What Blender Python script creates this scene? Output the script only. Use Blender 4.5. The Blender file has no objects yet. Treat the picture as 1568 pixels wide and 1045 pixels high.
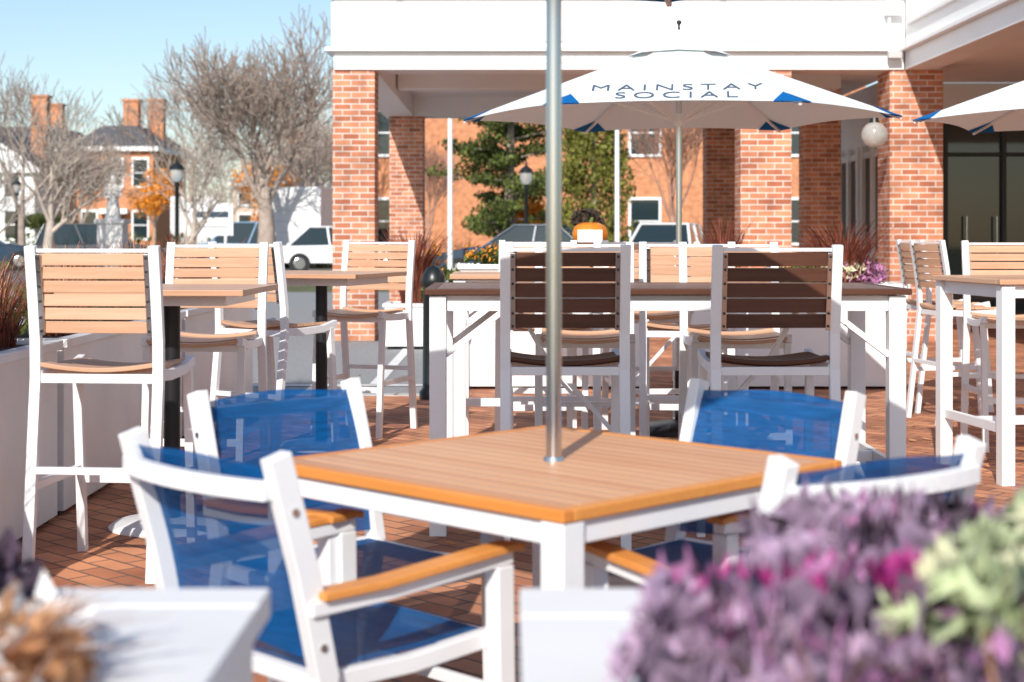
import bpy, math, random
from mathutils import Vector, Matrix, Euler
R=math.radians
random.seed(4)
scene=bpy.context.scene
# ------------------------------------------------------------ materials
def newmat(name):
    m=bpy.data.materials.new(name); m.use_nodes=True
    nt=m.node_tree; b=nt.nodes['Principled BSDF']
    return m,nt,b
def link(nt,a,b): nt.links.new(a,b)
def plain(name,col,rough=.5,metal=0,var=.0,scale=8,bump=0,spec=.5,island=0):
    m,nt,b=newmat(name)
    b.inputs['Roughness'].default_value=rough; b.inputs['Metallic'].default_value=metal
    b.inputs['Specular IOR Level'].default_value=spec
    b.inputs['Base Color'].default_value=(*col,1)
    if var or bump:
        tc=nt.nodes.new('ShaderNodeTexCoord'); n=nt.nodes.new('ShaderNodeTexNoise')
        n.inputs['Scale'].default_value=scale; n.inputs['Detail'].default_value=6
        link(nt,tc.outputs['Object'],n.inputs['Vector'])
        mr=nt.nodes.new('ShaderNodeMapRange'); mr.inputs[1].default_value=.3; mr.inputs[2].default_value=.7
        mr.inputs[3].default_value=1-var; mr.inputs[4].default_value=1+var
        link(nt,n.outputs['Fac'],mr.inputs[0])
        fac=mr.outputs[0]
        if island:
            g=nt.nodes.new('ShaderNodeNewGeometry'); mr2=nt.nodes.new('ShaderNodeMapRange')
            mr2.inputs[3].default_value=1-island; mr2.inputs[4].default_value=1+island
            link(nt,g.outputs['Random Per Island'],mr2.inputs[0])
            mu=nt.nodes.new('ShaderNodeMath'); mu.operation='MULTIPLY'
            link(nt,fac,mu.inputs[0]); link(nt,mr2.outputs[0],mu.inputs[1]); fac=mu.outputs[0]
        vm=nt.nodes.new('ShaderNodeVectorMath'); vm.operation='SCALE'
        vm.inputs[0].default_value=col; link(nt,fac,vm.inputs['Scale'])
        link(nt,vm.outputs[0],b.inputs['Base Color'])
        if bump:
            bp=nt.nodes.new('ShaderNodeBump'); bp.inputs['Strength'].default_value=bump; bp.inputs['Distance'].default_value=.01
            link(nt,n.outputs['Fac'],bp.inputs['Height']); link(nt,bp.outputs[0],b.inputs['Normal'])
    return m
def wood(name,c1,c2,rough=.45,spec=.4):
    m,nt,b=newmat(name)
    tc=nt.nodes.new('ShaderNodeTexCoord'); mp=nt.nodes.new('ShaderNodeMapping')
    mp.inputs['Scale'].default_value=(3,60,60)
    n=nt.nodes.new('ShaderNodeTexNoise'); n.inputs['Scale'].default_value=1.0; n.inputs['Detail'].default_value=5
    link(nt,tc.outputs['Object'],mp.inputs[0]); link(nt,mp.outputs[0],n.inputs['Vector'])
    g=nt.nodes.new('ShaderNodeNewGeometry')
    ad=nt.nodes.new('ShaderNodeMath'); ad.operation='MULTIPLY_ADD'; ad.inputs[1].default_value=.5; 
    link(nt,g.outputs['Random Per Island'],ad.inputs[0]); link(nt,n.outputs['Fac'],ad.inputs[2])
    mr=nt.nodes.new('ShaderNodeMapRange'); mr.inputs[1].default_value=.4; mr.inputs[2].default_value=1.1
    link(nt,ad.outputs[0],mr.inputs[0])
    mx=nt.nodes.new('ShaderNodeMix'); mx.data_type='RGBA'
    mx.inputs[6].default_value=(*c1,1); mx.inputs[7].default_value=(*c2,1)
    link(nt,mr.outputs[0],mx.inputs[0]); link(nt,mx.outputs[2],b.inputs['Base Color'])
    b.inputs['Roughness'].default_value=rough; b.inputs['Specular IOR Level'].default_value=spec
    return m
def brick(name,c1,c2,mortar,bw=.2,rh=.07,ms=.008,floor=False,rot=0,bump=.4):
    m,nt,b=newmat(name)
    g=nt.nodes.new('ShaderNodeNewGeometry')
    if floor:
        mp=nt.nodes.new('ShaderNodeMapping'); mp.inputs['Rotation'].default_value=(0,0,rot)
        link(nt,g.outputs['Position'],mp.inputs[0]); vec=mp.outputs[0]
    else:
        s=nt.nodes.new('ShaderNodeSeparateXYZ'); link(nt,g.outputs['Position'],s.inputs[0])
        a=nt.nodes.new('ShaderNodeMath'); a.operation='ADD'
        link(nt,s.outputs[0],a.inputs[0]); link(nt,s.outputs[1],a.inputs[1])
        c=nt.nodes.new('ShaderNodeCombineXYZ'); link(nt,a.outputs[0],c.inputs[0]); link(nt,s.outputs[2],c.inputs[1]); vec=c.outputs[0]
    br=nt.nodes.new('ShaderNodeTexBrick'); link(nt,vec,br.inputs['Vector'])
    br.inputs['Scale'].default_value=1; br.inputs['Brick Width'].default_value=bw; br.inputs['Row Height'].default_value=rh
    br.inputs['Mortar Size'].default_value=ms; br.inputs['Mortar Smooth'].default_value=.2; br.inputs['Bias'].default_value=-.1
    br.inputs['Color1'].default_value=(*c1,1); br.inputs['Color2'].default_value=(*c2,1); br.inputs['Mortar'].default_value=(*mortar,1)
    n=nt.nodes.new('ShaderNodeTexNoise'); n.inputs['Scale'].default_value=2.2 if floor else 5; n.inputs['Detail'].default_value=8
    link(nt,g.outputs['Position'],n.inputs['Vector'])
    mr=nt.nodes.new('ShaderNodeMapRange'); mr.inputs[1].default_value=.3; mr.inputs[2].default_value=.7; mr.inputs[3].default_value=.62 if floor else .72; mr.inputs[4].default_value=1.25
    link(nt,n.outputs['Fac'],mr.inputs[0])
    vm=nt.nodes.new('ShaderNodeVectorMath'); vm.operation='SCALE'
    link(nt,br.outputs['Color'],vm.inputs[0]); link(nt,mr.outputs[0],vm.inputs['Scale']); link(nt,vm.outputs[0],b.inputs['Base Color'])
    bp=nt.nodes.new('ShaderNodeBump'); bp.invert=True; bp.inputs['Strength'].default_value=bump; bp.inputs['Distance'].default_value=.006
    link(nt,br.outputs['Fac'],bp.inputs['Height']); link(nt,bp.outputs[0],b.inputs['Normal'])
    b.inputs['Roughness'].default_value=.85
    return m
def fabric(name,col,transp=0,transl=.3,rough=.8,spec=.15,weave=False):
    m,nt,b=newmat(name); b.inputs['Base Color'].default_value=(*col,1); b.inputs['Roughness'].default_value=rough
    b.inputs['Specular IOR Level'].default_value=spec
    out=nt.nodes['Material Output']
    t=nt.nodes.new('ShaderNodeBsdfTranslucent'); t.inputs[0].default_value=(*col,1)
    mx=nt.nodes.new('ShaderNodeMixShader'); mx.inputs[0].default_value=transl
    link(nt,b.outputs[0],mx.inputs[1]); link(nt,t.outputs[0],mx.inputs[2]); last=mx.outputs[0]
    if transp:
        tr=nt.nodes.new('ShaderNodeBsdfTransparent'); m2=nt.nodes.new('ShaderNodeMixShader'); m2.inputs[0].default_value=transp
        link(nt,last,m2.inputs[1]); link(nt,tr.outputs[0],m2.inputs[2]); last=m2.outputs[0]
    if weave:
        tc=nt.nodes.new('ShaderNodeTexCoord'); n=nt.nodes.new('ShaderNodeTexNoise'); mp=nt.nodes.new('ShaderNodeMapping'); mp.inputs['Scale'].default_value=(6,160,160)
        link(nt,tc.outputs['Object'],mp.inputs[0]); link(nt,mp.outputs[0],n.inputs['Vector']); n.inputs['Scale'].default_value=1; n.inputs['Detail'].default_value=3
        mr=nt.nodes.new('ShaderNodeMapRange'); mr.inputs[1].default_value=.3; mr.inputs[2].default_value=.7; mr.inputs[3].default_value=.75; mr.inputs[4].default_value=1.3
        link(nt,n.outputs['Fac'],mr.inputs[0]); vm=nt.nodes.new('ShaderNodeVectorMath'); vm.operation='SCALE'; vm.inputs[0].default_value=col
        link(nt,mr.outputs[0],vm.inputs['Scale']); link(nt,vm.outputs[0],b.inputs['Base Color']); link(nt,vm.outputs[0],t.inputs[0])
    link(nt,last,out.inputs[0]); return m
def leafmat(name,c,var=.35,scale=3,transl=.25,island=.35):
    m=plain(name,c,.6,0,var,scale,0,.3,island)
    nt=m.node_tree; b=nt.nodes['Principled BSDF']; out=nt.nodes['Material Output']
    t=nt.nodes.new('ShaderNodeBsdfTranslucent'); t.inputs[0].default_value=(*c,1)
    src=b.inputs['Base Color'].links[0].from_socket; link(nt,src,t.inputs[0])
    mx=nt.nodes.new('ShaderNodeMixShader'); mx.inputs[0].default_value=transl
    link(nt,b.outputs[0],mx.inputs[1]); link(nt,t.outputs[0],mx.inputs[2]); link(nt,mx.outputs[0],out.inputs[0]); return m

WHITE=plain('white_powdercoat',(.82,.83,.84),.35,0,.03,3)
WPAINT=plain('white_wall_paint',(.85,.86,.86),.6,0,.03,1.2)
PLANT=plain('planter_white',(.82,.82,.82),.5,0,.06,2.5)
TAN=wood('tan_slat_wood',(.50,.275,.16),(.66,.41,.27))
TOPW=wood('table_top_wood',(.56,.27,.13),(.66,.38,.21),.42,.3)
ORW=wood('orange_wood_edge',(.64,.23,.045),(.72,.31,.08))
BRW=wood('brown_slat_wood',(.07,.024,.012),(.12,.046,.025),.5,.3)
BTOP=wood('brown_top_wood',(.15,.08,.06),(.24,.14,.105))
BLUE=fabric('blue_sling_mesh',(.002,.09,.285),.13,.16,.6,.12,True)
NAVY=fabric('blue_canvas',(.005,.14,.42),0,.15)
CANV=fabric('white_canvas',(.78,.84,.84),0,.07)
ALU=plain('brushed_aluminium',(.62,.62,.62),.22,1)
DARK=plain('dark_metal',(.02,.022,.024),.4,.3)
BLACK=plain('black_paint',(.012,.016,.016),.35)
RUB=plain('rubber',(.02,.02,.02),.8)
BRICK=brick('red_brick',(.62,.26,.14),(.36,.11,.055),(.62,.53,.47))
BRICKD=brick('far_orange_brick',(.62,.24,.10),(.54,.19,.075),(.52,.31,.20),bump=.1)
PAVE=brick('brick_pavers',(.66,.29,.145),(.38,.13,.065),(.20,.11,.075),bw=.2,rh=.1,ms=.007,floor=True,rot=R(45),bump=.6)
ASPH=plain('asphalt',(.28,.28,.28),.9,0,.18,25,.4)
ROAD=plain('road_asphalt',(.15,.15,.15),.9,0,.15,6,.2)
LINE=plain('road_line_paint',(.75,.75,.73),.7,0,.1,10)
GRASS=plain('lawn',(.11,.12,.045),.95,0,.3,1.5,.4)
CONC=plain('concrete',(.48,.47,.45),.85,0,.1,6,.2)
CEIL=plain('soffit_paint',(.86,.84,.81),.7,0,.05,1)
GLASSD,nt_,b_=newmat('dark_glass'); b_.inputs['Base Color'].default_value=(.02,.035,.04,1); b_.inputs['Roughness'].default_value=.03; b_.inputs['Specular IOR Level'].default_value=.6
FROST,nt_,b_=newmat('lamp_globe_glass'); b_.inputs['Base Color'].default_value=(.75,.75,.72,1); b_.inputs['Roughness'].default_value=.15; b_.inputs['Transmission Weight'].default_value=.6
TXT=plain('grey_lettering',(.5,.5,.49),.7)
TXTN=plain('blue_grey_lettering',(.08,.115,.175),.8)
SLATE=plain('slate_roof',(.09,.09,.10),.8,0,.2,4)
BARK=plain('bare_bark',(.40,.32,.265),.9,0,.25,4)
BARKP=plain('pale_bark',(.45,.38,.32),.9,0,.25,4)
BARKR=plain('reddish_twigs',(.43,.24,.17),.9,0,.25,4)
NEED=leafmat('pine_needles',(.12,.15,.035),.6,1.2,.25,.7)
ARB=leafmat('evergreen_leaves',(.20,.20,.04),.5,2)
ORL=leafmat('autumn_leaves',(.75,.30,.03),.3,2)
REDG=leafmat('red_grass',(.25,.075,.045),.4,4,.3,.5)
TANG=leafmat('dry_grass',(.60,.32,.16),.3,4,.3,.4)
GREENL=leafmat('shrub_green',(.11,.14,.035),.4,3)
K_MAG=leafmat('kale_magenta',(.60,.07,.34),.3,22,.4,.25)
K_PUR=leafmat('kale_purple',(.54,.25,.46),.4,30,.35,.4)
K_GRY=leafmat('kale_grey',(.38,.27,.38),.5,30,.25,.5)
K_DRK=leafmat('kale_dark',(.09,.06,.09),.5,20,.2,.5)
K_CRM=leafmat('kale_cream',(.82,.82,.56),.2,20,.35,.2)
K_GRN=leafmat('kale_green',(.55,.63,.38),.3,20,.3,.3)
SOIL=plain('soil',(.05,.035,.025),1,0,.3,30,.5)
PUMP=plain('pumpkin_skin',(.66,.21,.015),.4,0,.15,6)
STONE=plain('pale_stone',(.68,.66,.63),.8,0,.12,5,.2)
TILE=plain('tail_lamp_red',(.3,.03,.02),.5)

# ------------------------------------------------------------ mesh builder
class MB:
    def __init__(s): s.v=[];s.f=[];s.m=[];s.s=[];s.mats=[]
    def mi(s,mat):
        if mat not in s.mats: s.mats.append(mat)
        return s.mats.index(mat)
    def add(s,vs,fs,mat,smooth=False):
        o=len(s.v); s.v.extend([tuple(v) for v in vs]); k=s.mi(mat)
        for f in fs: s.f.append(tuple(i+o for i in f)); s.m.append(k); s.s.append(smooth)
    def box(s,c,sz,mat,rz=0,M=None):
        c=Vector(c); hx,hy,hz=[a/2 for a in sz]
        if M is None: M=Matrix.Rotation(rz,3,'Z')
        vs=[c+M@Vector((x*hx,y*hy,z*hz)) for z in(-1,1) for y in(-1,1) for x in(-1,1)]
        s.add(vs,[(0,2,3,1),(4,5,7,6),(0,1,5,4),(2,6,7,3),(0,4,6,2),(1,3,7,5)],mat)
    def b2(s,x0,x1,y0,y1,z0,z1,mat): s.box(((x0+x1)/2,(y0+y1)/2,(z0+z1)/2),(x1-x0,y1-y0,z1-z0),mat)
    def sweep(s,pts,w,h,mat,side=(1,0,0),smooth=False):
        pts=[Vector(p) for p in pts]; side=Vector(side).normalized(); vs=[];n=len(pts)
        for i,p in enumerate(pts):
            t=(pts[min(i+1,n-1)]-pts[max(i-1,0)]).normalized()
            sd=(side-t*side.dot(t)).normalized(); nr=t.cross(sd)
            for a,b in((-1,-1),(1,-1),(1,1),(-1,1)): vs.append(p+sd*(a*w/2)+nr*(b*h/2))
        fs=[(0,1,2,3),tuple(4*(n-1)+k for k in(3,2,1,0))]
        for i in range(n-1):
            for k in range(4):
                a=4*i+k;b=4*i+(k+1)%4; fs.append((a,a+4,b+4,b))
        s.add(vs,fs,mat,smooth)
    def cyl(s,p0,p1,r0,r1,mat,n=10,caps=True,smooth=True):
        p0=Vector(p0);p1=Vector(p1); t=(p1-p0)
        if t.length<1e-6:return
        t.normalize(); a=t.orthogonal().normalized(); b=t.cross(a)
        vs=[]
        for p,r in((p0,r0),(p1,r1)):
            for i in range(n):
                th=2*math.pi*i/n; vs.append(p+(a*math.cos(th)+b*math.sin(th))*r)
        s.add(vs,[(i,(i+1)%n,n+(i+1)%n,n+i) for i in range(n)],mat,smooth)
        if caps: s.add(vs,[tuple(range(n))[::-1],tuple(range(n,2*n))],mat)
    def lathe(s,prof,mat,c=(0,0,0),n=20,sq=1,lob=0,lobn=8):
        vs=[];c=Vector(c)
        for r,z in prof:
            for i in range(n):
                th=2*math.pi*i/n; rr=r*(1-lob*(1-abs(math.sin(th*lobn/2))))
                vs.append(c+Vector((rr*math.cos(th),rr*math.sin(th)*sq,z)))
        fs=[]
        for j in range(len(prof)-1):
            for i in range(n): fs.append((j*n+i,j*n+(i+1)%n,(j+1)*n+(i+1)%n,(j+1)*n+i))
        s.add(vs,fs,mat,True)
    def obj(s,name,loc=(0,0,0),rz=0,bevel=0,seg=2,mesh=None):
        me=bpy.data.meshes.new(name+'_mesh'); me.from_pydata(s.v,[],s.f)
        for m in s.mats: me.materials.append(m)
        me.polygons.foreach_set('material_index',s.m); me.polygons.foreach_set('use_smooth',s.s); me.update()
        return place(me,name,loc,rz,bevel,seg)
def place(me,name,loc=(0,0,0),rz=0,bevel=0,seg=2,sc=1):
    o=bpy.data.objects.new(name,me); scene.collection.objects.link(o); o.location=loc; o.rotation_euler=(0,0,rz); o.scale=(sc,sc,sc)
    if bevel:
        b=o.modifiers.new('bevel','BEVEL'); b.width=bevel; b.segments=seg; b.limit_method='ANGLE'; b.angle_limit=R(40)
    return o
def sheet(name,x0,x1,y0,y1,z,mat):
    m=MB(); m.add([(x0,y0,z),(x1,y0,z),(x1,y1,z),(x0,y1,z)],[(0,1,2,3)],mat); return m.obj(name)

# ------------------------------------------------------------ ground
sheet('ground',-500,500,-100,900,-.012,GRASS)
sheet('parking_lot_asphalt',-80,60,12.2,34,-.004,ASPH)
sheet('road',-120,80,40,56,-.004,ROAD)
sheet('brick_patio',-6,12,-6,12.2,.006,PAVE)
sheet('brick_walkway',-.4,12,12.2,27,.006,PAVE)
m=MB(); m.b2(-80,-.55,12.2,12.35,-.1,.012,CONC); m.b2(-.55,-.4,12.2,18,-.1,.014,CONC); m.obj('kerb',bevel=.01)
m=MB()
for x in(-1.2,-4,-6.8): m.add([(x,13.2,.002),(x+.1,13.2,.002),(x+.1,17.5,.002),(x,17.5,.002)],[(0,1,2,3)],LINE)
m.add([(-3,13.05,.002),(-.6,13.05,.002),(-.6,13.17,.002),(-3,13.17,.002)],[(0,1,2,3)],LINE)
m.obj('parking_lines')
m=MB()
for _ in range(170):
    p=Vector((random.uniform(-1.9,4.5),random.uniform(2.5,14),.012)); a=random.uniform(0,6.3); s_=random.uniform(.018,.04)
    q=lambda u,v,w:p+Vector((math.cos(a)*u-math.sin(a)*v,math.sin(a)*u+math.cos(a)*v,w))*1
    m.add([q(-s_,0,0),q(0,-s_*.6,.006),q(s_*1.1,0,.012),q(0,s_*.6,.004)],[(0,1,2,3)],random.choice((TANG,REDG,ORL,TANG)))
m.obj('fallen_leaves')

# ------------------------------------------------------------ furniture
def arm_chair():
    m=MB()
    for sx in(-1,1):
        x=.25*sx
        m.sweep([(x,-.30,0),(x,-.27,.2),(x,-.225,.44),(x,-.27,.64),(x,-.335,.865)],.034,.05,WHITE)
        m.sweep([(x*1.04,.235,0),(x*1.04,.225,.3),(x*1.04,.22,.585)],.042,.045,WHITE)
        m.sweep([(x*1.04,-.27,.575),(x*1.04,-.1,.578),(x*1.04,.1,.592),(x*1.04,.245,.602)],.034,.028,WHITE)
        m.sweep([(x*1.05,-.25,.598),(x*1.07,-.1,.601),(x*1.07,.1,.615),(x*1.06,.24,.624),(x*1.05,.265,.620)],.055,.016,ORW)
        m.sweep([(x*.93,-.24,.425),(x*.93,0,.42),(x*.93,.23,.435)],.03,.035,WHITE)
        m.sweep([(x,-.29,.12),(x,.23,.12)],.02,.03,WHITE)
        for z,yy in((.76,-.305),(.5,-.24)): m.cyl((x+sx*.015,yy,z),(x+sx*.021,yy,z),.008,.008,ALU,8)
    pts=[(x/10*.245,-.345-.035*(1-(x/10)**2),.80) for x in range(-10,11,2)]
    m.sweep(pts,.036,.028,WHITE,(0,0,1))
    m.sweep([(-.25,.225,.425),(.25,.225,.425)],.03,.03,WHITE,(0,0,1))
    m.sweep([(-.25,-.235,.43),(.25,-.235,.43)],.03,.03,WHITE,(0,0,1))
    def grid(fn,nu,nv,mat):
        vs=[fn(i/nu,j/nv) for j in range(nv+1) for i in range(nu+1)]
        m.add(vs,[(j*(nu+1)+i,j*(nu+1)+i+1,(j+1)*(nu+1)+i+1,(j+1)*(nu+1)+i) for j in range(nv) for i in range(nu)],mat,True)
    def back(u,v):
        x=(u-.5)*.475; z=.47+v*.375; y=-.225-.105*v*v*.6-.042*v-.028*(1-(2*u-1)**2)*(.4+.6*v)
        return (x,y,z+.006*math.cos(3.1*(2*u-1)))
    def seat(u,v):
        x=(u-.5)*.45; y=-.22+v*.45; return (x,y,.443-.018*math.sin(math.pi*u)*math.sin(math.pi*v))
    grid(back,14,14,BLUE); grid(seat,14,12,BLUE)
    return m
me=arm_chair().obj('armchair',(-.365,3.27,0),R(-45.8),.006,3)
for loc,rz in(((-.39,3.94,0),-135),((.46,3.92,0),135),((.51,3.22,0),33.5),((-1.74,4.1,0),-100),((-1.85,3.2,0),-60)):  # last two are out of frame, added to throw shadow on left paving
    place(me.data,'armchair',loc,R(rz),.006,3)

def bar_chair(W,back_n=6):
    m=MB()
    P=[(-.29,0),(-.25,.35),(-.205,.74),(-.208,.88),(-.232,1.05),(-.262,1.225)]
    def py(z):
        for (y0,z0),(y1,z1) in zip(P,P[1:]):
            if z<=z1: return y0+(y1-y0)*(z-z0)/(z1-z0)
        return P[-1][0]
    for sx in(-1,1):
        x=.232*sx
        m.sweep([(x,a,b) for a,b in P],.040,.028,WHITE)
        m.sweep([(x*.96,.25,0),(x*.96,.22,.4),(x*.96,.19,.75)],.034,.034,WHITE)
        m.sweep([(x*.96,-.21,.745),(x*.96,-.05,.738),(x*.96,.12,.745),(x*.96,.24,.77)],.03,.04,WHITE)
        m.sweep([(x,-.25,.34),(x*.97,.225,.34)],.024,.03,WHITE)
        m.sweep([(x*.875,py(z)-.010,z) for z in(.895,.96,1.05,1.12,1.195)],.020,.008,ALU)
        for z in(.91,.96,1.02,1.075,1.13,1.18):
            m.cyl((x*.875,py(z)-.013,z),(x*.875,py(z)-.019,z),.0055,.0055,DARK,8)
    m.sweep([(-.23,.23,.3),(.23,.23,.3)],.034,.03,WHITE,(0,0,1))
    m.sweep([(-.23,-.245,.40),(.23,-.245,.40)],.026,.026,WHITE,(0,0,1))
    m.sweep([(-.23,-.2,.735),(.23,-.2,.735)],.034,.024,WHITE,(0,0,1))
    m.sweep([(-.23,.19,.735),(.23,.19,.735)],.034,.024,WHITE,(0,0,1))
    for i in range(7):
        y=-.185+i*.066; zb=.775+(.012 if i in(0,) else 0)-(.006 if i==6 else 0)
        m.sweep([(x/4*.215,y,zb-.02*(1-(x/4)**2)) for x in range(-4,5)],.063,.016,W,(0,1,0))
    h=.30/back_n
    for i in range(back_n):
        z=.895+h*(i+.5)+.005
        m.sweep([(x/4*.212,py(z)+.006-.010*(1-(x/4)**2),z) for x in range(-4,5)],h-.0065,.014,W,(0,0,1))
    m.sweep([(-.21,py(1.2)+.004,1.207),(.21,py(1.2)+.004,1.207)],.014,.02,WHITE,(0,0,1))
    return m
bc=bar_chair(TAN).obj('bar_chair',(-1.51,5.98,0),R(-5),.003,2)
bb=bar_chair(BRW,5).obj('brown_bar_chair',(.206,6.30,0),0,.003,2)
place(bb.data,'brown_bar_chair',(1.017,6.30,0),R(1.5),.003)
for loc,rz in [((-1.47,7.5,0),177),((-1.3,8.65,0),-32),((-.95,9.98,0),161),((1.10,7.72,0),180),((.36,7.75,0),178),
               ((.2,8.5,0),4),((.95,8.52,0),-6),((.85,9.85,0),184),((2.98,9.3,0),176),((3.05,10.6,0),-80),((3.12,11.3,0),-84),((3.5,8.3,0),92),((.15,9.9,0),176)]:
    place(bc.data,'bar_chair',loc,R(rz),.003)

def slat_top(m,lx,ly,z,wm,edge,n,t=.022,bw=.045):
    m.b2(-lx/2,lx/2,-ly/2,-ly/2+bw,z-t,z,edge); m.b2(-lx/2,lx/2,ly/2-bw,ly/2,z-t,z,edge)
    m.b2(-lx/2,-lx/2+bw,-ly/2+bw,ly/2-bw,z-t,z-.0005,edge); m.b2(lx/2-bw,lx/2,-ly/2+bw,ly/2-bw,z-t,z-.0005,edge)
    w=(ly-2*bw)/n
    for i in range(n):
        y=-ly/2+bw+w*(i+.5)
        m.b2(-lx/2+bw,lx/2-bw,y-w/2+.0015,y+w/2-.0015,z-t+.003,z-.001,wm)
def bar_table(lx,ly,wm,edge,brace=True,z=1.04,n=8,rail=True):
    m=MB(); slat_top(m,lx,ly,z,wm,edge,n,.026)
    a=.035
    for sx in(-1,1):
        for sy in(-1,1):
            X=sx*(lx/2-.055);Y=sy*(ly/2-.055)
            m.b2(X-a,X+a,Y-a,Y+a,0,z-.03,WHITE)
            if brace:
                m.sweep([(X-sx*.03,Y,z-.28),(X-sx*.28,Y,z-.09)],.03,.025,WHITE,(0,1,0))
    for sy in(-1,1): m.b2(-lx/2+.09,lx/2-.09,sy*(ly/2-.055)-.014,sy*(ly/2-.055)+.014,z-.095,z-.028,WHITE)
    for sx in(-1,1): m.b2(sx*(lx/2-.055)-.014,sx*(lx/2-.055)+.014,-ly/2+.09,ly/2-.09,z-.095,z-.028,WHITE)
    if rail:
        for sx in(-1,1): m.b2(sx*(lx/2-.055)-.014,sx*(lx/2-.055)+.014,-ly/2+.09,ly/2-.09,.26,.31,WHITE)
        m.b2(-lx/2+.07,lx/2-.07,-.022,.022,.262,.308,WHITE)
        if brace:
            for sx in(-1,1): m.sweep([(sx*.12,.03,.30),(sx*.5,.03,.72),(sx*.62,.03,.93)],.03,.02,WHITE,(0,1,0))
    return m
bar_table(2.03,.86,BTOP,BRW).obj('brown_bar_table',(.65,6.95,0),0,.003)
bar_table(1.7,.72,TAN,TAN).obj('bar_table',(.50,9.15,0),0,.003)
bar_table(.86,.86,TAN,TAN,False).obj('bar_table',(2.80,8.3,0),R(8),.003)
def ped():
    m=MB(); slat_top(m,.78,.78,1.04,TAN,TAN,9,.026)
    m.b2(-.3,.3,-.3,.3,.97,1.013,WHITE); m.cyl((0,0,.03),(0,0,.97),.035,.035,DARK,16)
    m.lathe([(.0,.045),(.06,.045),(.24,.03),(.27,.012),(.27,0)],WHITE,n=28)
    return m
p=ped().obj('pedestal_bar_table',(-1.47,6.78,0),R(-2),.003); place(p.data,'pedestal_bar_table',(-1.13,9.3,0),R(-18),.003)
m=MB(); L=.957; z=.74
bw=.032
slat_top(m,L,L,z,TOPW,ORW,17,.026,bw)
for sx in(-1,1):
    for sy in(-1,1):
        m.b2(sx*(L/2-.035)-.031,sx*(L/2-.035)+.031,sy*(L/2-.035)-.031,sy*(L/2-.035)+.031,0,z-.027,WHITE)
for sg in(-1,1):
    m.b2(-L/2+.066,L/2-.066,sg*(L/2-.03)-.016,sg*(L/2-.03)+.016,z-.075,z-.027,WHITE)
    m.b2(sg*(L/2-.03)-.016,sg*(L/2-.03)+.016,-L/2+.066,L/2-.066,z-.075,z-.027,WHITE)
m.cyl((0,0,z-.002),(0,0,z+.008),.025,.023,ALU,24)
m.b2(-L/2+.05,L/2-.05,-.03,.03,z-.06,z-.03,WHITE)
m.obj('dining_table',(.098,3.67,0),R(-45),.004,3)

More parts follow.
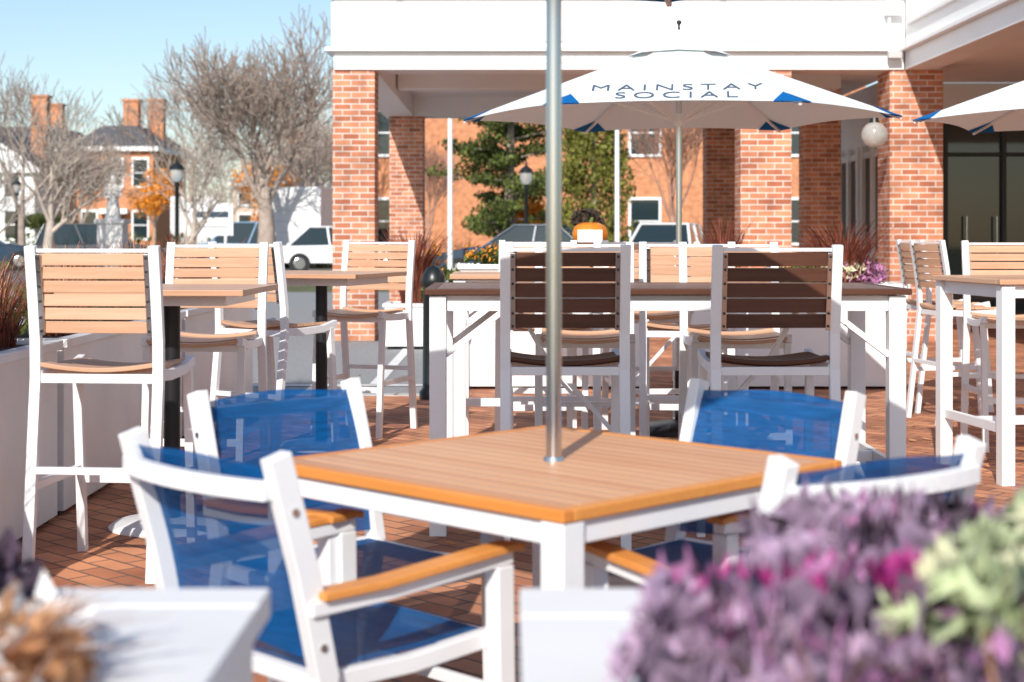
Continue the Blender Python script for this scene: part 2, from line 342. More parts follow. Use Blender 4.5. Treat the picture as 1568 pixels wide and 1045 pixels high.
def umbrella(name,loc,a0,zr=2.0,za=2.50,text=None,rr=1.39):
    m=MB(); n=6
    def vert(k,r,z): 
        th=a0+k*2*math.pi/n; return Vector((math.sin(th)*r,-math.cos(th)*r,z))
    apex=Vector((0,0,za)); N=16; hole=.17
    for k in range(n):
        A=vert(k,rr,zr);B=vert(k+1,rr,zr); nn=(B-apex).cross(A-apex).normalized()
        if nn.z<0: nn=-nn
        vs=[]
        for j in range(N+1):
            v=hole+(1-hole)*j/N
            for i in range(N+1):
                u=i/N; rim=A.lerp(B,u); sc=1-.035*math.sin(math.pi*u)*max(0,(v-.7)/.3)
                sag=-.022*math.sin(math.pi*u)*math.sin(math.pi*min(1,v))*(0 if text and k==5 else 1)
                vs.append(apex.lerp(rim,v*sc)+nn*sag)
        fs=[(j*(N+1)+i,(j+1)*(N+1)+i,(j+1)*(N+1)+i+1,j*(N+1)+i+1) for j in range(N) for i in range(N)]
        m.add(vs,fs,CANV,True)
        for P0,P1 in((A,B),(B,A)):
            e=(P1-P0).normalized(); r_=(apex-P0).normalized()
            tri=[P0,P0+e*.15+r_*.012,P0+r_*.20]
            for sgn in(1,-1): m.add([p+nn*.004*sgn for p in tri],[(0,1,2)],NAVY)
        c=[Vector((0,0,za+.045)),vert(k,.33,0),vert(k+1,.33,0)]
        c[1].z=c[2].z=za+.045-.33*(za-zr)/rr-.03
        mid=(c[1]+c[2])/2*.93; mid.z=c[1].z+.012
        m.add(c+[mid],[(0,1,3),(0,3,2)],CANV)
        th=a0+k*2*math.pi/n
        sd=(math.cos(th),math.sin(th),0)
        m.sweep([vert(k,.03,za-.03),vert(k,rr-.01,zr-.012)],.016,.014,WHITE,sd)
        m.sweep([vert(k,.03,zr-.02),vert(k,.72,za-.026-(.72/rr)*(za-zr)-.008)],.014,.012,WHITE,sd)
    m.cyl((0,0,.05),(0,0,za+.02),.0185,.0185,ALU,24)
    m.cyl((0,0,za+.02),(0,0,za+.06),.03,.02,WHITE,14); m.cyl((0,0,za+.06),(0,0,za+.10),.008,.006,DARK,8)
    m.lathe([(0,za+.125),(.014,za+.12),(.016,za+.107),(.008,za+.095)],DARK,n=10)
    m.cyl((0,0,zr-.05),(0,0,zr+.03),.032,.032,WHITE,16)
    m.lathe([(0,.09),(.05,.09),(.22,.06),(.25,.03),(.25,0)],DARK,n=28)
    m.cyl((0,0,.06),(0,0,.4),.026,.026,DARK,16)
    o=m.obj(name,loc)
    if text:
        th=a0+(-.5)*2*math.pi/n
        rad=Vector((math.sin(th),-math.cos(th),0)); ap=rr*math.cos(math.pi/n)
        down=(rad*ap+Vector((0,0,zr-za))).normalized(); xax=Vector((math.cos(th),math.sin(th),0)); nn=xax.cross(-down).normalized()
        for body,r,sz in text:
            cu=bpy.data.curves.new('lettering','FONT'); cu.body=body; cu.size=sz; cu.align_x='CENTER'; cu.align_y='CENTER'; cu.space_character=1.4; cu.extrude=.001; cu.offset=-.002
            cu.materials.append(TXTN)
            t=bpy.data.objects.new('lettering',cu); scene.collection.objects.link(t); t.parent=o
            pos=apex+ (rad*ap+Vector((0,0,zr-za)))*(r/ap)+nn*.006
            Mx=Matrix((xax,-down,nn)).transposed().to_4x4(); Mx.translation=pos; t.matrix_local=Mx
    return o
umbrella('patio_umbrella',(.098,3.67,0),R(163),2.01,2.51)
TX=[('MAINSTAY',.95,.16),('SOCIAL',1.085,.16)]
umbrella('patio_umbrella',(1.06,9.95,0),R(23),2.0,2.50,TX)
umbrella('patio_umbrella',(3.98,10.1,0),R(28),2.0,2.50,TX)

# ------------------------------------------------------------ planters + plants
def planter(name,x0,x1,y0,y1,h,cap=.05,capr=None):
    capr=capr or cap
    m=MB(); m.b2(x0,x1,y0,y1,.03,h-.04,PLANT)
    m.b2(x0-.02,x1+.02,y0-.02,y0+cap,h-.04,h,PLANT); m.b2(x0-.02,x1+.02,y1-cap,y1+.02,h-.04,h,PLANT)
    m.b2(x0-.02,x0+cap,y0+cap,y1-cap,h-.04,h-.0006,PLANT); m.b2(x1-capr,x1+.02,y0+cap,y1-cap,h-.04,h-.0006,PLANT)
    m.b2(x0+cap,x1-capr,y0+cap,y1-cap,h-.04,h-.015,SOIL)
    for a in(x0+.06,x1-.06):
        for b in(y0+.06,y1-.06): m.b2(a-.03,a+.03,b-.03,b+.03,0,.03,DARK)
    return m.obj(name,bevel=.004)
for y0,y1 in((4.4,6.9),(7.0,9.5),(9.6,12.1)): planter('planter_box',-2.55,-2.0,y0,y1,.80)
planter('planter_box',-.42,1.1,12.7,13.2,1.02); planter('planter_box',1.35,3.2,12.7,13.2,.86)
planter('planter_box',.03,1.5,.95,2.06,.80,.13); planter('planter_box',-1.5,-.34,.95,2.06,.80,.08,.28)
planter('planter_box',-1.4,.1,17.2,17.8,.5)

def blades(m,c,n,h,spread,mat,w=.008,lean=.5,rad=.08):
    for _ in range(n):
        a=random.uniform(0,2*math.pi); r=random.uniform(0,rad); hh=h*random.uniform(.55,1.1)
        p0=Vector(c)+Vector((math.cos(a)*r,math.sin(a)*r,0)); a2=a+random.uniform(-.6,.6); L=spread*random.uniform(.3,1)
        d=Vector((math.cos(a2),math.sin(a2),0)); sd=Vector((-d.y,d.x,0))
        vs=[]
        for k in range(5):
            t=k/4; p=p0+d*(L*t**1.8)+Vector((0,0,hh*(t-.35*lean*t**3)))
            ww=w*(1-.8*t); vs+= [p-sd*ww,p+sd*ww]
        m.add(vs,[(2*k,2*k+1,2*k+3,2*k+2) for k in range(4)],mat)
def leaves(m,c,rad,n,size,mat,shell=.0,flat=1.0):
    for _ in range(n):
        while True:
            q=Vector((random.uniform(-1,1),random.uniform(-1,1),random.uniform(-1,1)))
            if shell<=q.length<=1: break
        p=Vector(c)+Vector((q.x*rad[0],q.y*rad[1],q.z*rad[2]))
        e=Euler((random.uniform(0,6.3),random.uniform(0,6.3),random.uniform(0,6.3))).to_matrix()
        s=size*random.uniform(.5,1.3)
        m.add([p+e@Vector((-s*.5,0,0)),p+e@Vector((0,-s*.3,0)),p+e@Vector((s*.6,0,s*.1)),p+e@Vector((0,s*.3,0))],[(0,1,2,3)],mat)
m=MB()
y=4.6
while y<12:
    blades(m,(-2.27+random.uniform(-.12,.12),y,.78),int(110),random.uniform(.38,.54),.26,random.choice((REDG,REDG,TANG)),.004)
    y+=random.uniform(.2,.32)
leaves(m,(-2.27,5.9,.95),(.25,.7,.22),1900,.05,REDG); leaves(m,(-2.27,8.5,.9),(.22,1.8,.13),1500,.05,GREENL)
m.obj('ornamental_grass')
for i,(c,n,h,sp) in enumerate([((-1.1,17.5,.48),260,.95,.5),((-.3,17.5,.48),100,.5,.35)]):
    m=MB(); blades(m,c,n,h,sp,REDG,.014,rad=.15); leaves(m,(c[0]+.35,c[1],.62),(.35,.25,.3),900,.07,GREENL); m.obj('fountain_grass')
m=MB(); blades(m,(2.75,12.95,.84),240,.6,.42,REDG,.010,rad=.2); blades(m,(1.75,12.95,.84),130,.62,.25,REDG,.010,rad=.1); m.obj('fountain_grass')
m=MB(); leaves(m,(2.85,12.9,.93),(.25,.2,.12),500,.05,K_PUR); leaves(m,(2.3,12.9,.92),(.3,.2,.1),500,.05,GREENL); leaves(m,(2.7,12.8,.97),(.2,.15,.08),200,.05,K_CRM)
m.obj('chrysanthemums')
m=MB(); leaves(m,(.3,12.95,1.07),(.7,.2,.10),2000,.05,GREENL); leaves(m,(-.1,12.95,1.1),(.3,.2,.09),200,.045,ORL); leaves(m,(.9,12.95,1.1),(.15,.2,.1),200,.045,K_PUR); m.obj('planter_greenery')
m=MB(); m.lathe([(0,.02),(.08,0),(.14,.04),(.155,.10),(.13,.16),(.07,.19),(.02,.175)],PUMP,(.64,12.85,1.17),32,1,.12,10)
m.cyl((.64,12.85,1.345),(.66,12.86,1.40),.02,.014,GREENL,8)
m.b2(.53,.73,12.66,12.665,1.2,1.3,WPAINT); m.obj('pumpkin')
m=MB(); leaves(m,(.62,12.95,1.38),(.13,.08,.09),350,.06,SOIL); leaves(m,(.62,12.95,1.15),(.14,.1,.14),350,.06,GREENL); m.obj('dark_foliage_plant')

def kale(m,c,rad,mats,seed,rings=6):
    rnd=random.Random(seed); c=Vector(c)
    for rg in range(rings):
        f=rg/(rings-1); n=7+rg*3; L=rad*(.28+.8*f); W=L*.62; tilt=R(82-60*f)
        for k in range(n):
            mat=mats[max(0,min(int(f*len(mats)+rnd.uniform(-.8,.8)),len(mats)-1))]
            a=2*math.pi*(k+rnd.random()*.8)/n+rg*.7; tl=tilt+rnd.uniform(-.3,.3); ph=rnd.random()*6; Lk=L*rnd.uniform(.75,1.2)
            d=Vector((math.cos(a),math.sin(a),0)); sd=Vector((-d.y,d.x,0)); nu,nv=18,8
            vs=[]
            nrm=Vector((-d.x*math.sin(tl),-d.y*math.sin(tl),math.cos(tl)))
            up=d*math.cos(tl)+Vector((0,0,math.sin(tl)))
            for j in range(nv+1):
                v=j/nv; wv=W*.5*math.sin(math.pi*min(1,.12+v*.68))
                for i in range(nu+1):
                    u=2*i/nu-1; ed=max(abs(u)**2,v**3)
                    ruf=ed*rad*.16*math.sin(u*17+v*9+ph)+ed*rad*.10*math.sin(u*33+v*21+ph*2)
                    l=Lk*v*(1-.12*u*u)+ed*rad*.14*math.sin(u*29+ph)
                    vs.append(c+up*l+sd*(wv*u*(1+.2*math.sin(v*30+ph)))+nrm*(ruf-.12*L*v*v+.12*L*u*u))
            m.add(vs,[(j*(nu+1)+i,j*(nu+1)+i+1,(j+1)*(nu+1)+i+1,(j+1)*(nu+1)+i) for j in range(nv) for i in range(nu)],mat,True)
PK=[K_MAG,K_MAG,K_MAG,K_MAG,K_PUR,K_GRY]; PG=[K_MAG,K_PUR,K_PUR,K_GRY,K_DRK,K_GRY]; PC=[K_CRM,K_CRM,K_GRN]
for i,(c,r,mt) in enumerate([((.245,1.55,.85),.13,PK),((.42,1.80,.86),.14,PG),((.50,1.50,.88),.125,PC),((.175,1.36,.755),.11,PG),((.34,1.36,.80),.13,PG),((.56,1.88,.85),.13,PG),
     ((.29,1.80,.79),.10,PG),((.47,1.28,.78),.13,PG),((.62,1.62,.88),.14,PC),((.35,1.55,.86),.12,PK)]):
    m=MB(); kale(m,c,r,mt,i); m.obj('ornamental_kale')
m=MB(); leaves(m,(.42,1.5,.82),(.28,.4,.09),700,.03,K_DRK); leaves(m,(.42,1.5,.86),(.28,.35,.09),140,.024,K_PUR)
for _ in range(34):
    x_=random.uniform(.18,.62); y_=random.uniform(1.2,1.9); blades(m,(x_,y_,.8),6,.25,.14,random.choice((TANG,K_GRY,K_PUR,K_GRY)),.0025,1,.03)
m.obj('heather_filler')
m=MB(); blades(m,(-.56,1.60,.79),220,.13,.14,TANG,.006,1,.08); leaves(m,(-.56,1.60,.81),(.13,.2,.05),420,.04,TANG); leaves(m,(-.55,1.66,.83),(.10,.2,.05),120,.04,PLANT); leaves(m,(-.70,1.9,.83),(.12,.2,.06),300,.05,K_DRK); m.obj('dry_foliage_plant')

m=MB(); m.lathe([(.11,0),(.11,.06),(.085,.09),(.08,.86),(.095,.88),(.095,.92),(.08,.96),(.05,1.01),(0,1.03)],BLACK,n=24); m.obj('bollard',(-.6,12.0,0))

# ------------------------------------------------------------ building
m=MB(); Y=18.5; ZB=3.2
def col(x0,x1,y0,y1,zt=ZB): m.b2(x0,x1,y0,y1,0,zt,BRICK)
m.b2(-2.1,4.62,Y-.03,Y+.5,ZB,ZB+.21,WPAINT)
m.b2(-2.2,4.55,Y-.11,Y+.5,ZB+.212,ZB+.262,WPAINT)
m.b2(-2.13,4.62,Y-.05,Y+.5,ZB+.264,5.6,WPAINT)
for x0,x1 in((-2.12,-1.33),(-1.30,2.47),(2.50,4.6)):
    m.b2(x0+.03,x1-.03,Y-.072,Y-.048,ZB+.33,ZB+.80,WPAINT)
m.b2(-2.16,4.62,Y-.09,Y-.051,ZB+.82,ZB+.87,WPAINT)
m.b2(-2.1,-1.62,Y+.5,25.8,ZB,5.6,WPAINT)
m.b2(-2.1,5.4,25.8,26.3,ZB,5.6,WPAINT)
m.b2(-1.62,5.4,Y+.5,25.8,3.52,3.6,CEIL)
m.b2(-2.1,9,Y+.5,26.3,5.5,5.6,WPAINT)
m.b2(-1.6,4.6,21.9,22.3,3.3,3.518,CEIL)
col(-2.12,-1.62,Y,Y+.5); col(-2.02,-1.46,25.8,26.3,ZB); col(2.70,3.30,Y,Y+.5)
col(3.2,3.72,25.8,26.3); col(4.30,4.83,23.0,23.5,3.52)
col(4.46,5.09,Y+.0,Y+.62,3.199); col(4.7,5.3,11,11.6)
m.b2(4.635,5.0,7,Y+.5,ZB,ZB+.21,WPAINT); m.b2(4.56,5.0,7,Y+.5,ZB+.212,ZB+.262,WPAINT); m.b2(4.635,5.0,7,Y+.5,ZB+.264,5.6,WPAINT)
m.b2(4.59,4.634,7,Y-.2,ZB+.5,ZB+.55,WPAINT)
m.b2(4.40,4.56,Y-.19,Y-.115,ZB+.12,ZB+.2,TXT); m.cyl((4.42,Y-.14,ZB+.2),(4.42,Y-.14,ZB+.9),.018,.018,WPAINT,8); m.b2(4.36,4.56,Y-.2,Y-.115,ZB+.62,ZB+.72,WPAINT)
m.b2(5.0,13,7,20.88,ZB+.08,ZB+.16,CEIL)
m.cyl((5.9,17.2,ZB+.08),(5.9,17.2,ZB+.065),.09,.09,WPAINT,16)
m.b2(5.4,5.7,21,27,0,3.5,WPAINT)
for y0,y1 in((21.2,22.3),(22.5,23.9),(24.1,25.6)):
    m.b2(5.37,5.4,y0,y1,.1,2.5,GLASSD)
    for a in(y0,y1-.12,(y0+y1)/2-.06): m.b2(5.31,5.369,a,a+.12,.0,2.6,WPAINT)
    m.b2(5.33,5.368,y0+.12,y1-.12,2.40,2.5,WPAINT); m.b2(5.33,5.368,y0+.12,y1-.12,.9,1.0,WPAINT); m.b2(5.33,5.368,y0+.12,y1-.12,0,.25,WPAINT)
m.b2(5.4,13,20.9,21,2.9,3.28,WPAINT); m.b2(5.4,13,20.9,21,0,.2,BRICK); m.b2(5.4,5.75,20.9,21,.2,2.9,BRICK)
m.b2(5.75,13,20.95,20.99,.2,2.9,GLASSD)
x=5.75
while x<13: m.b2(x,x+.06,20.88,20.945,.2,2.9,DARK); x+=.78
for zz in(2.3,.2,2.84): m.b2(5.75,13,20.89,20.94,zz,zz+.05,DARK)
for xx in(6.05,6.45): m.cyl((xx,20.84,.9),(xx,20.84,1.5),.015,.015,ALU,8)
bo=m.obj('brick_building',bevel=.006)
cu=bpy.data.curves.new('clearance_lettering','FONT'); cu.body="CLEARANCE 10'-0\""; cu.size=.135; cu.align_x='CENTER'; cu.align_y='CENTER'; cu.extrude=.002; cu.materials.append(TXT)
t=bpy.data.objects.new('clearance_lettering',cu); scene.collection.objects.link(t); t.parent=bo; t.location=(.57,Y-.033,ZB+.105); t.rotation_euler=(R(90),0,0)
m=MB(); gx,gy,gz=4.22,18.25,2.42
m.sweep([(4.46,18.62,2.72),(4.36,18.45,2.74),(gx,gy,2.74),(gx,gy,2.62)],.025,.025,BLACK,(1,1,0)); m.cyl((gx,gy,2.56),(gx,gy,2.63),.06,.04,BLACK,14)
m.lathe([(.15*math.sin(math.pi*i/16)+.001,-.15*math.cos(math.pi*i/16)) for i in range(17)],FROST,(gx,gy,gz),24)
m.obj('globe_lamp')

m=MB(); m.b2(-6.2,14,62,75,0,10.5,BRICKD); m.b2(-6.4,14.2,61.9,75.2,10.5,10.9,WPAINT)
for xx in(-5.6,4.7,8.6,11):
    for zz in(.9,4.4,7.6):
        m.b2(xx,xx+1.1,61.95,61.99,zz,zz+1.7,GLASSD)
        m.b2(xx-.1,xx,61.9,62.0,zz-.1,zz+1.8,WPAINT); m.b2(xx+1.1,xx+1.2,61.9,62.0,zz-.1,zz+1.8,WPAINT)
        m.b2(xx,xx+1.1,61.9,62.0,zz-.1,zz,WPAINT); m.b2(xx,xx+1.1,61.9,62.0,zz+1.7,zz+1.8,WPAINT); m.b2(xx,xx+1.1,61.92,61.94,zz+.82,zz+.88,WPAINT)
m.obj('brick_office_building')

def house(name,x0,x1,y0,y1,h,wall,roofh,chim,floors=2,nw=3,gable=False):
    m=MB(); m.b2(x0,x1,y0,y1,0,h,wall); e=.35
    m.b2(x0-e,x1+e,y0-e,y1+e,h,h+.25,WPAINT)
    cx=(x0+x1)/2; cy=(y0+y1)/2; i=1.2
    a=[(x0-e,y0-e,h+.25),(x1+e,y0-e,h+.25),(x1+e,y1+e,h+.25),(x0-e,y1+e,h+.25)]
    if gable:
        a+=[(cx,y0-e,h+.25+roofh),(cx,y1+e,h+.25+roofh)]; m.add(a,[(0,4,5,3),(1,2,5,4)],SLATE); m.add(a,[(0,1,4),(2,3,5)],wall)
    else:
        a+=[(x0+i,y0+i,h+.25+roofh),(x1-i,y0+i,h+.25+roofh),(x1-i,y1-i,h+.25+roofh),(x0+i,y1-i,h+.25+roofh)]
        m.add(a,[(0,1,5,4),(1,2,6,5),(2,3,7,6),(3,0,4,7),(4,5,6,7)],SLATE)
    for c in chim:
        m.b2(c-.45,c+.45,cy-.4,cy+.4,h,h+roofh+1.9,BRICKD); m.b2(c-.52,c+.52,cy-.47,cy+.47,h+roofh+1.9,h+roofh+2.05,BRICKD)
    w=(x1-x0)/nw
    for f in range(floors):
        zz=1+f*h/floors
        for k in range(nw):
            c=x0+w*(k+.5)
            if f==0 and k==nw//2: m.b2(c-.5,c+.5,y0-.06,y0,0,2.2,DARK); m.b2(c-.8,c+.8,y0-.5,y0-.08,2.4,2.7,WPAINT); continue
            m.b2(c-.4,c+.4,y0-.03,y0,zz,zz+1.5,GLASSD); m.b2(c-.5,c+.5,y0-.06,y0,zz+1.5,zz+1.65,WPAINT); m.b2(c-.5,c+.5,y0-.08,y0,zz-.12,zz,WPAINT)
            m.b2(c-.5,c-.4,y0-.05,y0,zz,zz+1.5,WPAINT); m.b2(c+.4,c+.5,y0-.05,y0,zz,zz+1.5,WPAINT); m.b2(c-.4,c+.4,y0-.05,y0-.031,zz+.72,zz+.78,WPAINT)
    return m.obj(name)
TANP=plain('tan_clapboard',(.62,.48,.38),.8,0,.05,2)
house('brick_house',-25.0,-20.6,90,99,6.0,BRICKD,1.3,(-22.9,-21.4),2,3)
house('white_house',-33.5,-26.2,86,95,4.6,WPAINT,2.6,(-27.2,),2,3,True)
house('brick_house',-38,-29.5,104,113,6.6,BRICKD,1.6,(-31.5,),3,4)
house('tan_house',-18.5,-13.8,104,112,4.4,TANP,2.0,(-15,),2,3,True)
house('white_house',-13.2,-9.4,108,116,3.8,WPAINT,1.8,(),2,3,True)
house('grey_house',-43,-36.5,88,98,5.2,plain('grey_clapboard',(.5,.5,.5),.8),2.2,(-40,),2,4,True)

# ------------------------------------------------------------ trees
def bare_tree(seed,H,mat,kids=(5,4,4,3,3,3),spread=.65,lean=0,forks=.28,rt=.022,minr=.007):
    rnd=random.Random(seed); m=MB()
    def rec(p,d,L,r,lv):
        nseg=3 if lv<3 else 2; pts=[p]; rr=[r]; dd=d.copy()
        for i in range(nseg):
            dd=(dd+Vector((rnd.uniform(-1,1),rnd.uniform(-1,1),rnd.uniform(-.5,.9)))*(.16 if lv else .06)).normalized()
            pts.append(pts[-1]+dd*L/nseg); rr.append(r*(1-.45*(i+1)/nseg))
        for i in range(nseg): m.cyl(pts[i],pts[i+1],max(rr[i],minr),max(rr[i+1],minr),mat,7 if lv<2 else(4 if lv<4 else 3),False)
        if lv>=len(kids): return
        k=kids[lv]
        for j in range(k):
            t=1 if j==0 else rnd.uniform(.35 if lv else .75,1); q=t*nseg; i=min(int(q),nseg-1); pp=pts[i].lerp(pts[i+1],q-i)
            ax=dd.orthogonal().normalized(); ax.rotate(Matrix.Rotation(2*math.pi*(j+rnd.random()*.7)/k,3,dd))
            ang=spread*rnd.uniform(.55,1.25)*(.35 if j==0 else 1)
            nd=(dd*math.cos(ang)+ax*math.sin(ang)); nd.z+=.12; nd.normalize()
            rec(pp,nd,L*rnd.uniform(.62,.86),rr[i+1]*(.8 if j==0 else rnd.uniform(.5,.7)),lv+1)
    rec(Vector((0,0,-.05)),Vector((lean,0,1)).normalized(),H*forks,H*rt,0)
    mx=max(v[2] for v in m.v); s=H/mx
    m.v=[(a*s,b*s,c*s) for a,b,c in m.v]
    return m
t1=bare_tree(11,9.4,BARK,(5,4,4,3,3,3),.62,forks=.2,rt=.032,minr=.012)
o1=t1.obj('bare_tree',(-8.6,55,0),0)
t2=bare_tree(5,8.6,BARK,(4,4,3,3,3,2),.6,minr=.010); o2=t2.obj('bare_tree',(-12.4,60,0))
t3=bare_tree(23,5.6,BARKP,(4,4,3,3,3),.8,.2,rt=.035,minr=.009); o3=t3.obj('bare_tree',(-13.4,45,0),1.2)
for me_,loc,rz,sc in [(o2,(-26.5,72,0),1,.92),(o1,(-18.6,66,0),2,.66),(o3,(-9.8,47,0),.5,.85),(o2,(-9.5,74,0),2.5,1.0),(o2,(-17.2,55,0),4,.93),(o2,(-15.2,85,0),3.6,.95),(o1,(-36,90,0),5,1.0),
   (o3,(-7.6,60,0),3,1.1),(o1,(-12.5,98,0),1.3,1.0),(o3,(-16.6,50,0),2,.8),(o2,(-22,80,0),.9,.75)]:
    place(me_.data,'bare_tree',loc,rz,sc=sc)
t4=bare_tree(31,6.2,BARKR,(5,4,4,3,3),.45,forks=.22,rt=.02); o4=t4.obj('bare_tree',(5.0,48,0))
place(o4.data,'bare_tree',(-3.1,56,0),2,sc=.8)
def small_leaf(name,loc,h,r,mat,n=2500,size=.16):
    m=MB(); m.cyl((0,0,0),(0,0,h*.5),.08,.05,BARK,8)
    for k in range(7):
        a=k*2.4; q=Vector((math.cos(a)*r*.55,math.sin(a)*r*.55,h*random.uniform(.55,.9))); m.cyl((0,0,h*.35),q,.04,.01,BARK,5)
        leaves(m,q,(r*.55,r*.55,h*.17),n//7,size,mat)
    m.obj(name,loc)
small_leaf('autumn_tree',(-17.1,75,0),4.3,1.2,ORL); small_leaf('autumn_tree',(-12.2,78,0),4.9,1.7,ORL); small_leaf('autumn_tree',(.4,50,0),2.6,.9,ORL); small_leaf('autumn_tree',(-24,80,0),2.4,1.2,GREENL)
small_leaf('autumn_tree',(-10.4,70,0),2.6,1.2,ORL)
m=MB(); rnd=random.Random(8); m.cyl((0,0,0),(0.1,0,7.2),.2,.05,BARK,9)
for k in range(84):
    z0=1.2+5.8*k/84+rnd.uniform(-.2,.2); a=rnd.uniform(0,6.28); L=(2.6-(z0-1.2)*.25)*rnd.uniform(.45,1.1)
    e=Vector((math.cos(a)*L,math.sin(a)*L,z0+rnd.uniform(-.1,.45))); m.cyl((0,0,z0),e,.04,.012,BARK,4,False)
    for q in range(4):
        t=.35+.65*q/3; p=Vector((0,0,z0)).lerp(e,t)+Vector((rnd.uniform(-.25,.25),rnd.uniform(-.25,.25),rnd.uniform(-.05,.2))); leaves(m,p,(.38,.38,.19),66,.13,NEED)
m.obj('pine_tree',(-.1,46,0))
m=MB(); rnd=random.Random(9); m.cyl((0,0,0),(0,0,5.8),.14,.03,BARK,7)
for k in range(420):
    z0=.5+5.3*rnd.random(); rr=(1.2-.10*z0)*rnd.uniform(.5,1.1); a=rnd.uniform(0,6.28)
    leaves(m,(math.cos(a)*rr,math.sin(a)*rr,z0),(.22,.22,.3),36,.12,ARB)
m.obj('evergreen_tree',(2.3,44,0))
m=MB()
for k in range(60):
    leaves(m,(-45+k*.75+random.uniform(-.4,.4),68+random.uniform(-2,2),.6),(.8,.6,.7),60,.25,random.choice((GREENL,REDG,GREENL)))
m.obj('distant_hedge')
m=MB()
for k in range(14): leaves(m,(-3+k*.9,40+random.uniform(-1,1),.55),(.6,.4,.55),120,.14,random.choice((GREENL,REDG,ORL)))
m.obj('distant_shrubs')

# ------------------------------------------------------------ vehicles
def car(name,loc,rz,paint,L=4.5,W=1.8,H=1.5,suv=False):
    m=MB(); gl=GLASSD
    prof=[(-L/2,.35),(-L/2+.02,.72),(-L/2+.35,.88),(L/2-1.15,.93),(L/2-.25,.76),(L/2,.62),(L/2,.32)]
    n=len(prof); rows=[]
    for w in(-W/2,-W/2+.06,W/2-.06,W/2):
        rows.append([(w,y,z-(.04 if abs(w)==W/2 and z>.6 else 0)) for y,z in prof])
    vs=[p for r in rows for p in r]; fs=[tuple(range(n)),tuple(range(3*n,4*n))[::-1]]
    for r in range(3):
        for k in range(n): a=r*n+k;b=r*n+(k+1)%n; fs.append((a,a+n,b+n,b))
    m.add(vs,fs,paint)
    y0,y1,y2,y3=(-L/2+.15,-L/2+.45,L/2-2.1,L/2-1.25) if suv else(-L/2+.5,-L/2+1.15,L/2-2.2,L/2-1.4)
    wb,wt=W/2-.07,W/2-.26
    a=[(-wb,y0,.88),(wb,y0,.88),(wb,y3,.9),(-wb,y3,.9),(-wt,y1,H-.04),(wt,y1,H-.04),(wt,y2,H-.04),(-wt,y2,H-.04)]
    m.add(a,[(0,1,5,4),(1,2,6,5),(2,3,7,6),(3,0,4,7)],gl)
    m.b2(-wt-.02,wt+.02,y1-.03,y2+.03,H-.045,H,paint)
    for i,j in((0,4),(1,5),(2,6),(3,7)): m.sweep([a[i],a[j]],.07,.05,paint)
    for sx in(-1,1): m.sweep([(sx*(wb+.0),(y0+y3)/2,.9),(sx*(wt+.01),(y1+y2)/2,H-.03)],.06,.06,paint,(0,1,0))
    for sx in(-1,1):
        for yy in(-L/2+.85,L/2-.85):
            m.cyl((sx*(W/2-.2),yy,.33),(sx*(W/2+.01),yy,.33),.33,.33,RUB,20); m.cyl((sx*(W/2+.012),yy,.33),(sx*(W/2+.02),yy,.33),.19,.17,ALU,12)
        m.b2(sx*W*.36-.18,sx*W*.36+.18,L/2-.06,L/2+.015,.6,.72,STONE); m.b2(sx*W*.38-.15,sx*W*.38+.15,-L/2-.01,-L/2+.06,.62,.78,TILE)
        m.b2(sx*(W/2+.07)-.08,sx*(W/2+.07)+.08,y3-.35,y3-.2,.93,1.05,paint)
    m.b2(-.5,.5,L/2-.02,L/2+.012,.4,.58,DARK)
    return m.obj(name,loc,rz,.03,3)
PB=plain('car_paint_dark_blue',(.03,.06,.10),.2); PWt=plain('car_paint_white',(.8,.8,.8),.25); PG_=plain('car_paint_grey',(.10,.11,.12),.2); PL=plain('car_paint_light_blue',(.2,.35,.5),.3)
car('parked_car',(-13.6,52,0),R(-78),PG_,suv=True,H=1.6); car('parked_car',(-18.4,54,0),R(-75),PB); car('parked_car',(-22.2,56,0),R(-80),PG_,suv=True,H=1.6)
car('parked_car',(-10.0,58,0),R(80),PL,suv=True,H=1.7); car('parked_car',(4.1,42,0),R(165),PWt,suv=True,H=1.55); car('parked_car',(-5.4,50,0),R(-80),PWt); car('parked_car',(.2,40,0),R(80),PB)
RD=plain('roll_door_white',(.74,.74,.74),.5)
def truck(name,loc,rz):
    m=MB(); m.b2(-1.1,1.1,-2.6,1.6,.75,2.95,WPAINT); m.b2(-1,1,1.65,3.1,.5,1.6,PWt); m.add([(-.95,1.7,1.6),(.95,1.7,1.6),(.95,3.0,1.6),(-.95,3.0,1.6),(-.9,1.7,2.3),(.9,1.7,2.3),(.9,2.5,2.3),(-.9,2.5,2.3)],[(0,1,5,4),(1,2,6,5),(2,3,7,6),(3,0,4,7),(4,5,6,7)],GLASSD)
    m.b2(-.9,.9,-2.6,1.6,.5,.74,DARK)
    m.b2(-.98,.98,-2.63,-2.602,.9,2.85,RD)
    for zz in(1.3,1.7,2.1,2.5): m.b2(-.96,.96,-2.64,-2.631,zz,zz+.015,TXT)
    for sx in(-1,1):
        for yy in(-1.7,2.3): m.cyl((sx*.75,yy,.42),(sx*1.05,yy,.42),.42,.42,RUB,18)
        m.b2(sx*.9-.1,sx*.9+.1,-2.67,-2.642,.6,.8,TILE)
    return m.obj(name,loc,rz,.03)
tr=truck('box_truck',(-7.6,59,0),R(-8)); place(tr.data,'box_truck',(-14.9,74,0),R(10),.03)

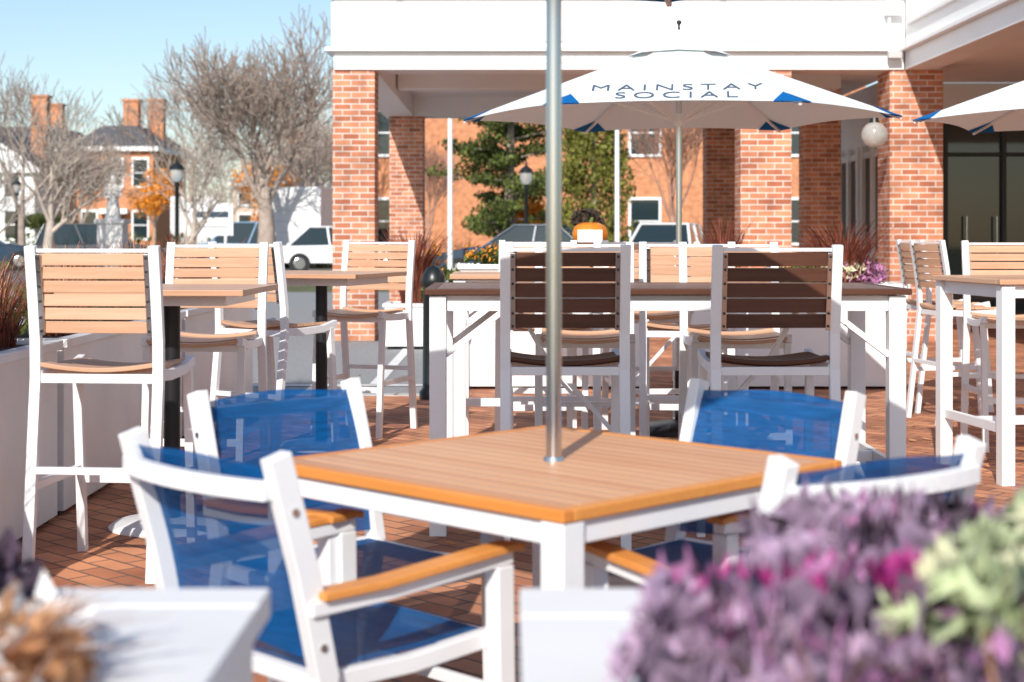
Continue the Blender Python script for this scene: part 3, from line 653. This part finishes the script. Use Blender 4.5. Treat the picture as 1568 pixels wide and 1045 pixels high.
def street_lamp(name,loc,h):
    m=MB(); m.lathe([(.16,0),(.16,.25),(.09,.35),(.06,.6),(.05,h-.55),(.09,h-.5),(.05,h-.45),(.13,h-.42)],BLACK,n=14)
    m.lathe([(.10,h-.42),(.17,h-.3),(.17,h-.12),(.12,h-.02)],FROST,n=14); m.lathe([(.2,h-.1),(.15,h),(.04,h+.08),(.02,h+.2),(0,h+.22)],BLACK,n=14); m.obj(name,loc)
street_lamp('street_lamp',(-8.55,40,0),3.0); street_lamp('street_lamp',(.38,42,0),3.0); street_lamp('street_lamp',(-19.6,62,0),3.3)
m=MB(); m.cyl((0,0,0),(0,0,7),.07,.05,WHITE,12); m.lathe([(.12,0),(.12,.1),(.07,.15)],WHITE,n=12)
f1=m.obj('flag_pole',(-1.5,38,0)); place(f1.data,'flag_pole',(2.75,41,0))
m=MB(); m.b2(-.6,.6,-.6,.6,0,.3,STONE); m.b2(-.42,.42,-.42,.42,.3,1.75,STONE); m.b2(-.5,.5,-.5,.5,1.75,1.9,STONE); m.b2(-.47,.47,-.47,.47,.3,.42,STONE)
m.lathe([(.27,1.9),(.24,2.2),(.19,2.55),(.21,2.8),(.23,2.98),(.16,3.08),(.07,3.12),(.065,3.17),(.10,3.22),(.115,3.30),(.09,3.39),(.02,3.43)],STONE,n=18,sq=.75)
m.sweep([(-.22,0,2.98),(-.29,-.05,2.72),(-.12,-.22,2.62)],.09,.08,STONE,(0,0,1)); m.sweep([(.22,0,2.98),(.29,-.05,2.72),(.12,-.22,2.66)],.09,.08,STONE,(0,0,1))
o=m.obj('monument_statue',(-12.35,48.5,0),bevel=.02); o.scale=(.92,.92,.9)
m=MB()
for sx in(-.5,.5): m.cyl((sx,0,0),(sx,0,2.3),.05,.05,WHITE,8)
m.b2(-.75,.75,-.04,.04,1.2,2.3,WPAINT); m.b2(-.6,.6,-.05,-.041,1.8,2.0,PB); m.b2(-.6,.6,-.05,-.041,1.45,1.55,TXT); m.obj('notice_board',(-10.0,52,0))

# ------------------------------------------------------------ light, world, camera
el=R(33); az=R(14)
d=Vector((math.sin(az)*math.cos(el),math.cos(az)*math.cos(el),-math.sin(el)))
s=bpy.data.lights.new('sun','SUN'); s.energy=5; s.angle=R(.5); s.color=(1,.95,.88)
so=bpy.data.objects.new('sun',s); scene.collection.objects.link(so); so.rotation_euler=d.to_track_quat('-Z','Y').to_euler(); so.location=(0,-5,20)
w=bpy.data.worlds.new('World'); scene.world=w; w.use_nodes=True; nt=w.node_tree
bg=nt.nodes['Background']; sk=nt.nodes.new('ShaderNodeTexSky'); sk.sky_type='NISHITA'; sk.sun_disc=False; sk.sun_elevation=el; sk.sun_rotation=R(194); sk.dust_density=.8; sk.air_density=1.0; sk.ozone_density=2.2
nt.links.new(sk.outputs[0],bg.inputs[0]); bg.inputs[1].default_value=.15
c=bpy.data.cameras.new('camera'); co=bpy.data.objects.new('camera',c); scene.collection.objects.link(co); scene.camera=co
co.location=(0,0,1.27); co.rotation_euler=(R(90),0,0); c.sensor_width=36; c.lens=55.1; c.shift_y=-.105; c.clip_end=2000; c.clip_start=.05
c.dof.use_dof=True; c.dof.focus_distance=7.6; c.dof.aperture_fstop=3.6
scene.view_settings.view_transform='Standard'; scene.view_settings.look='None'; scene.view_settings.exposure=0
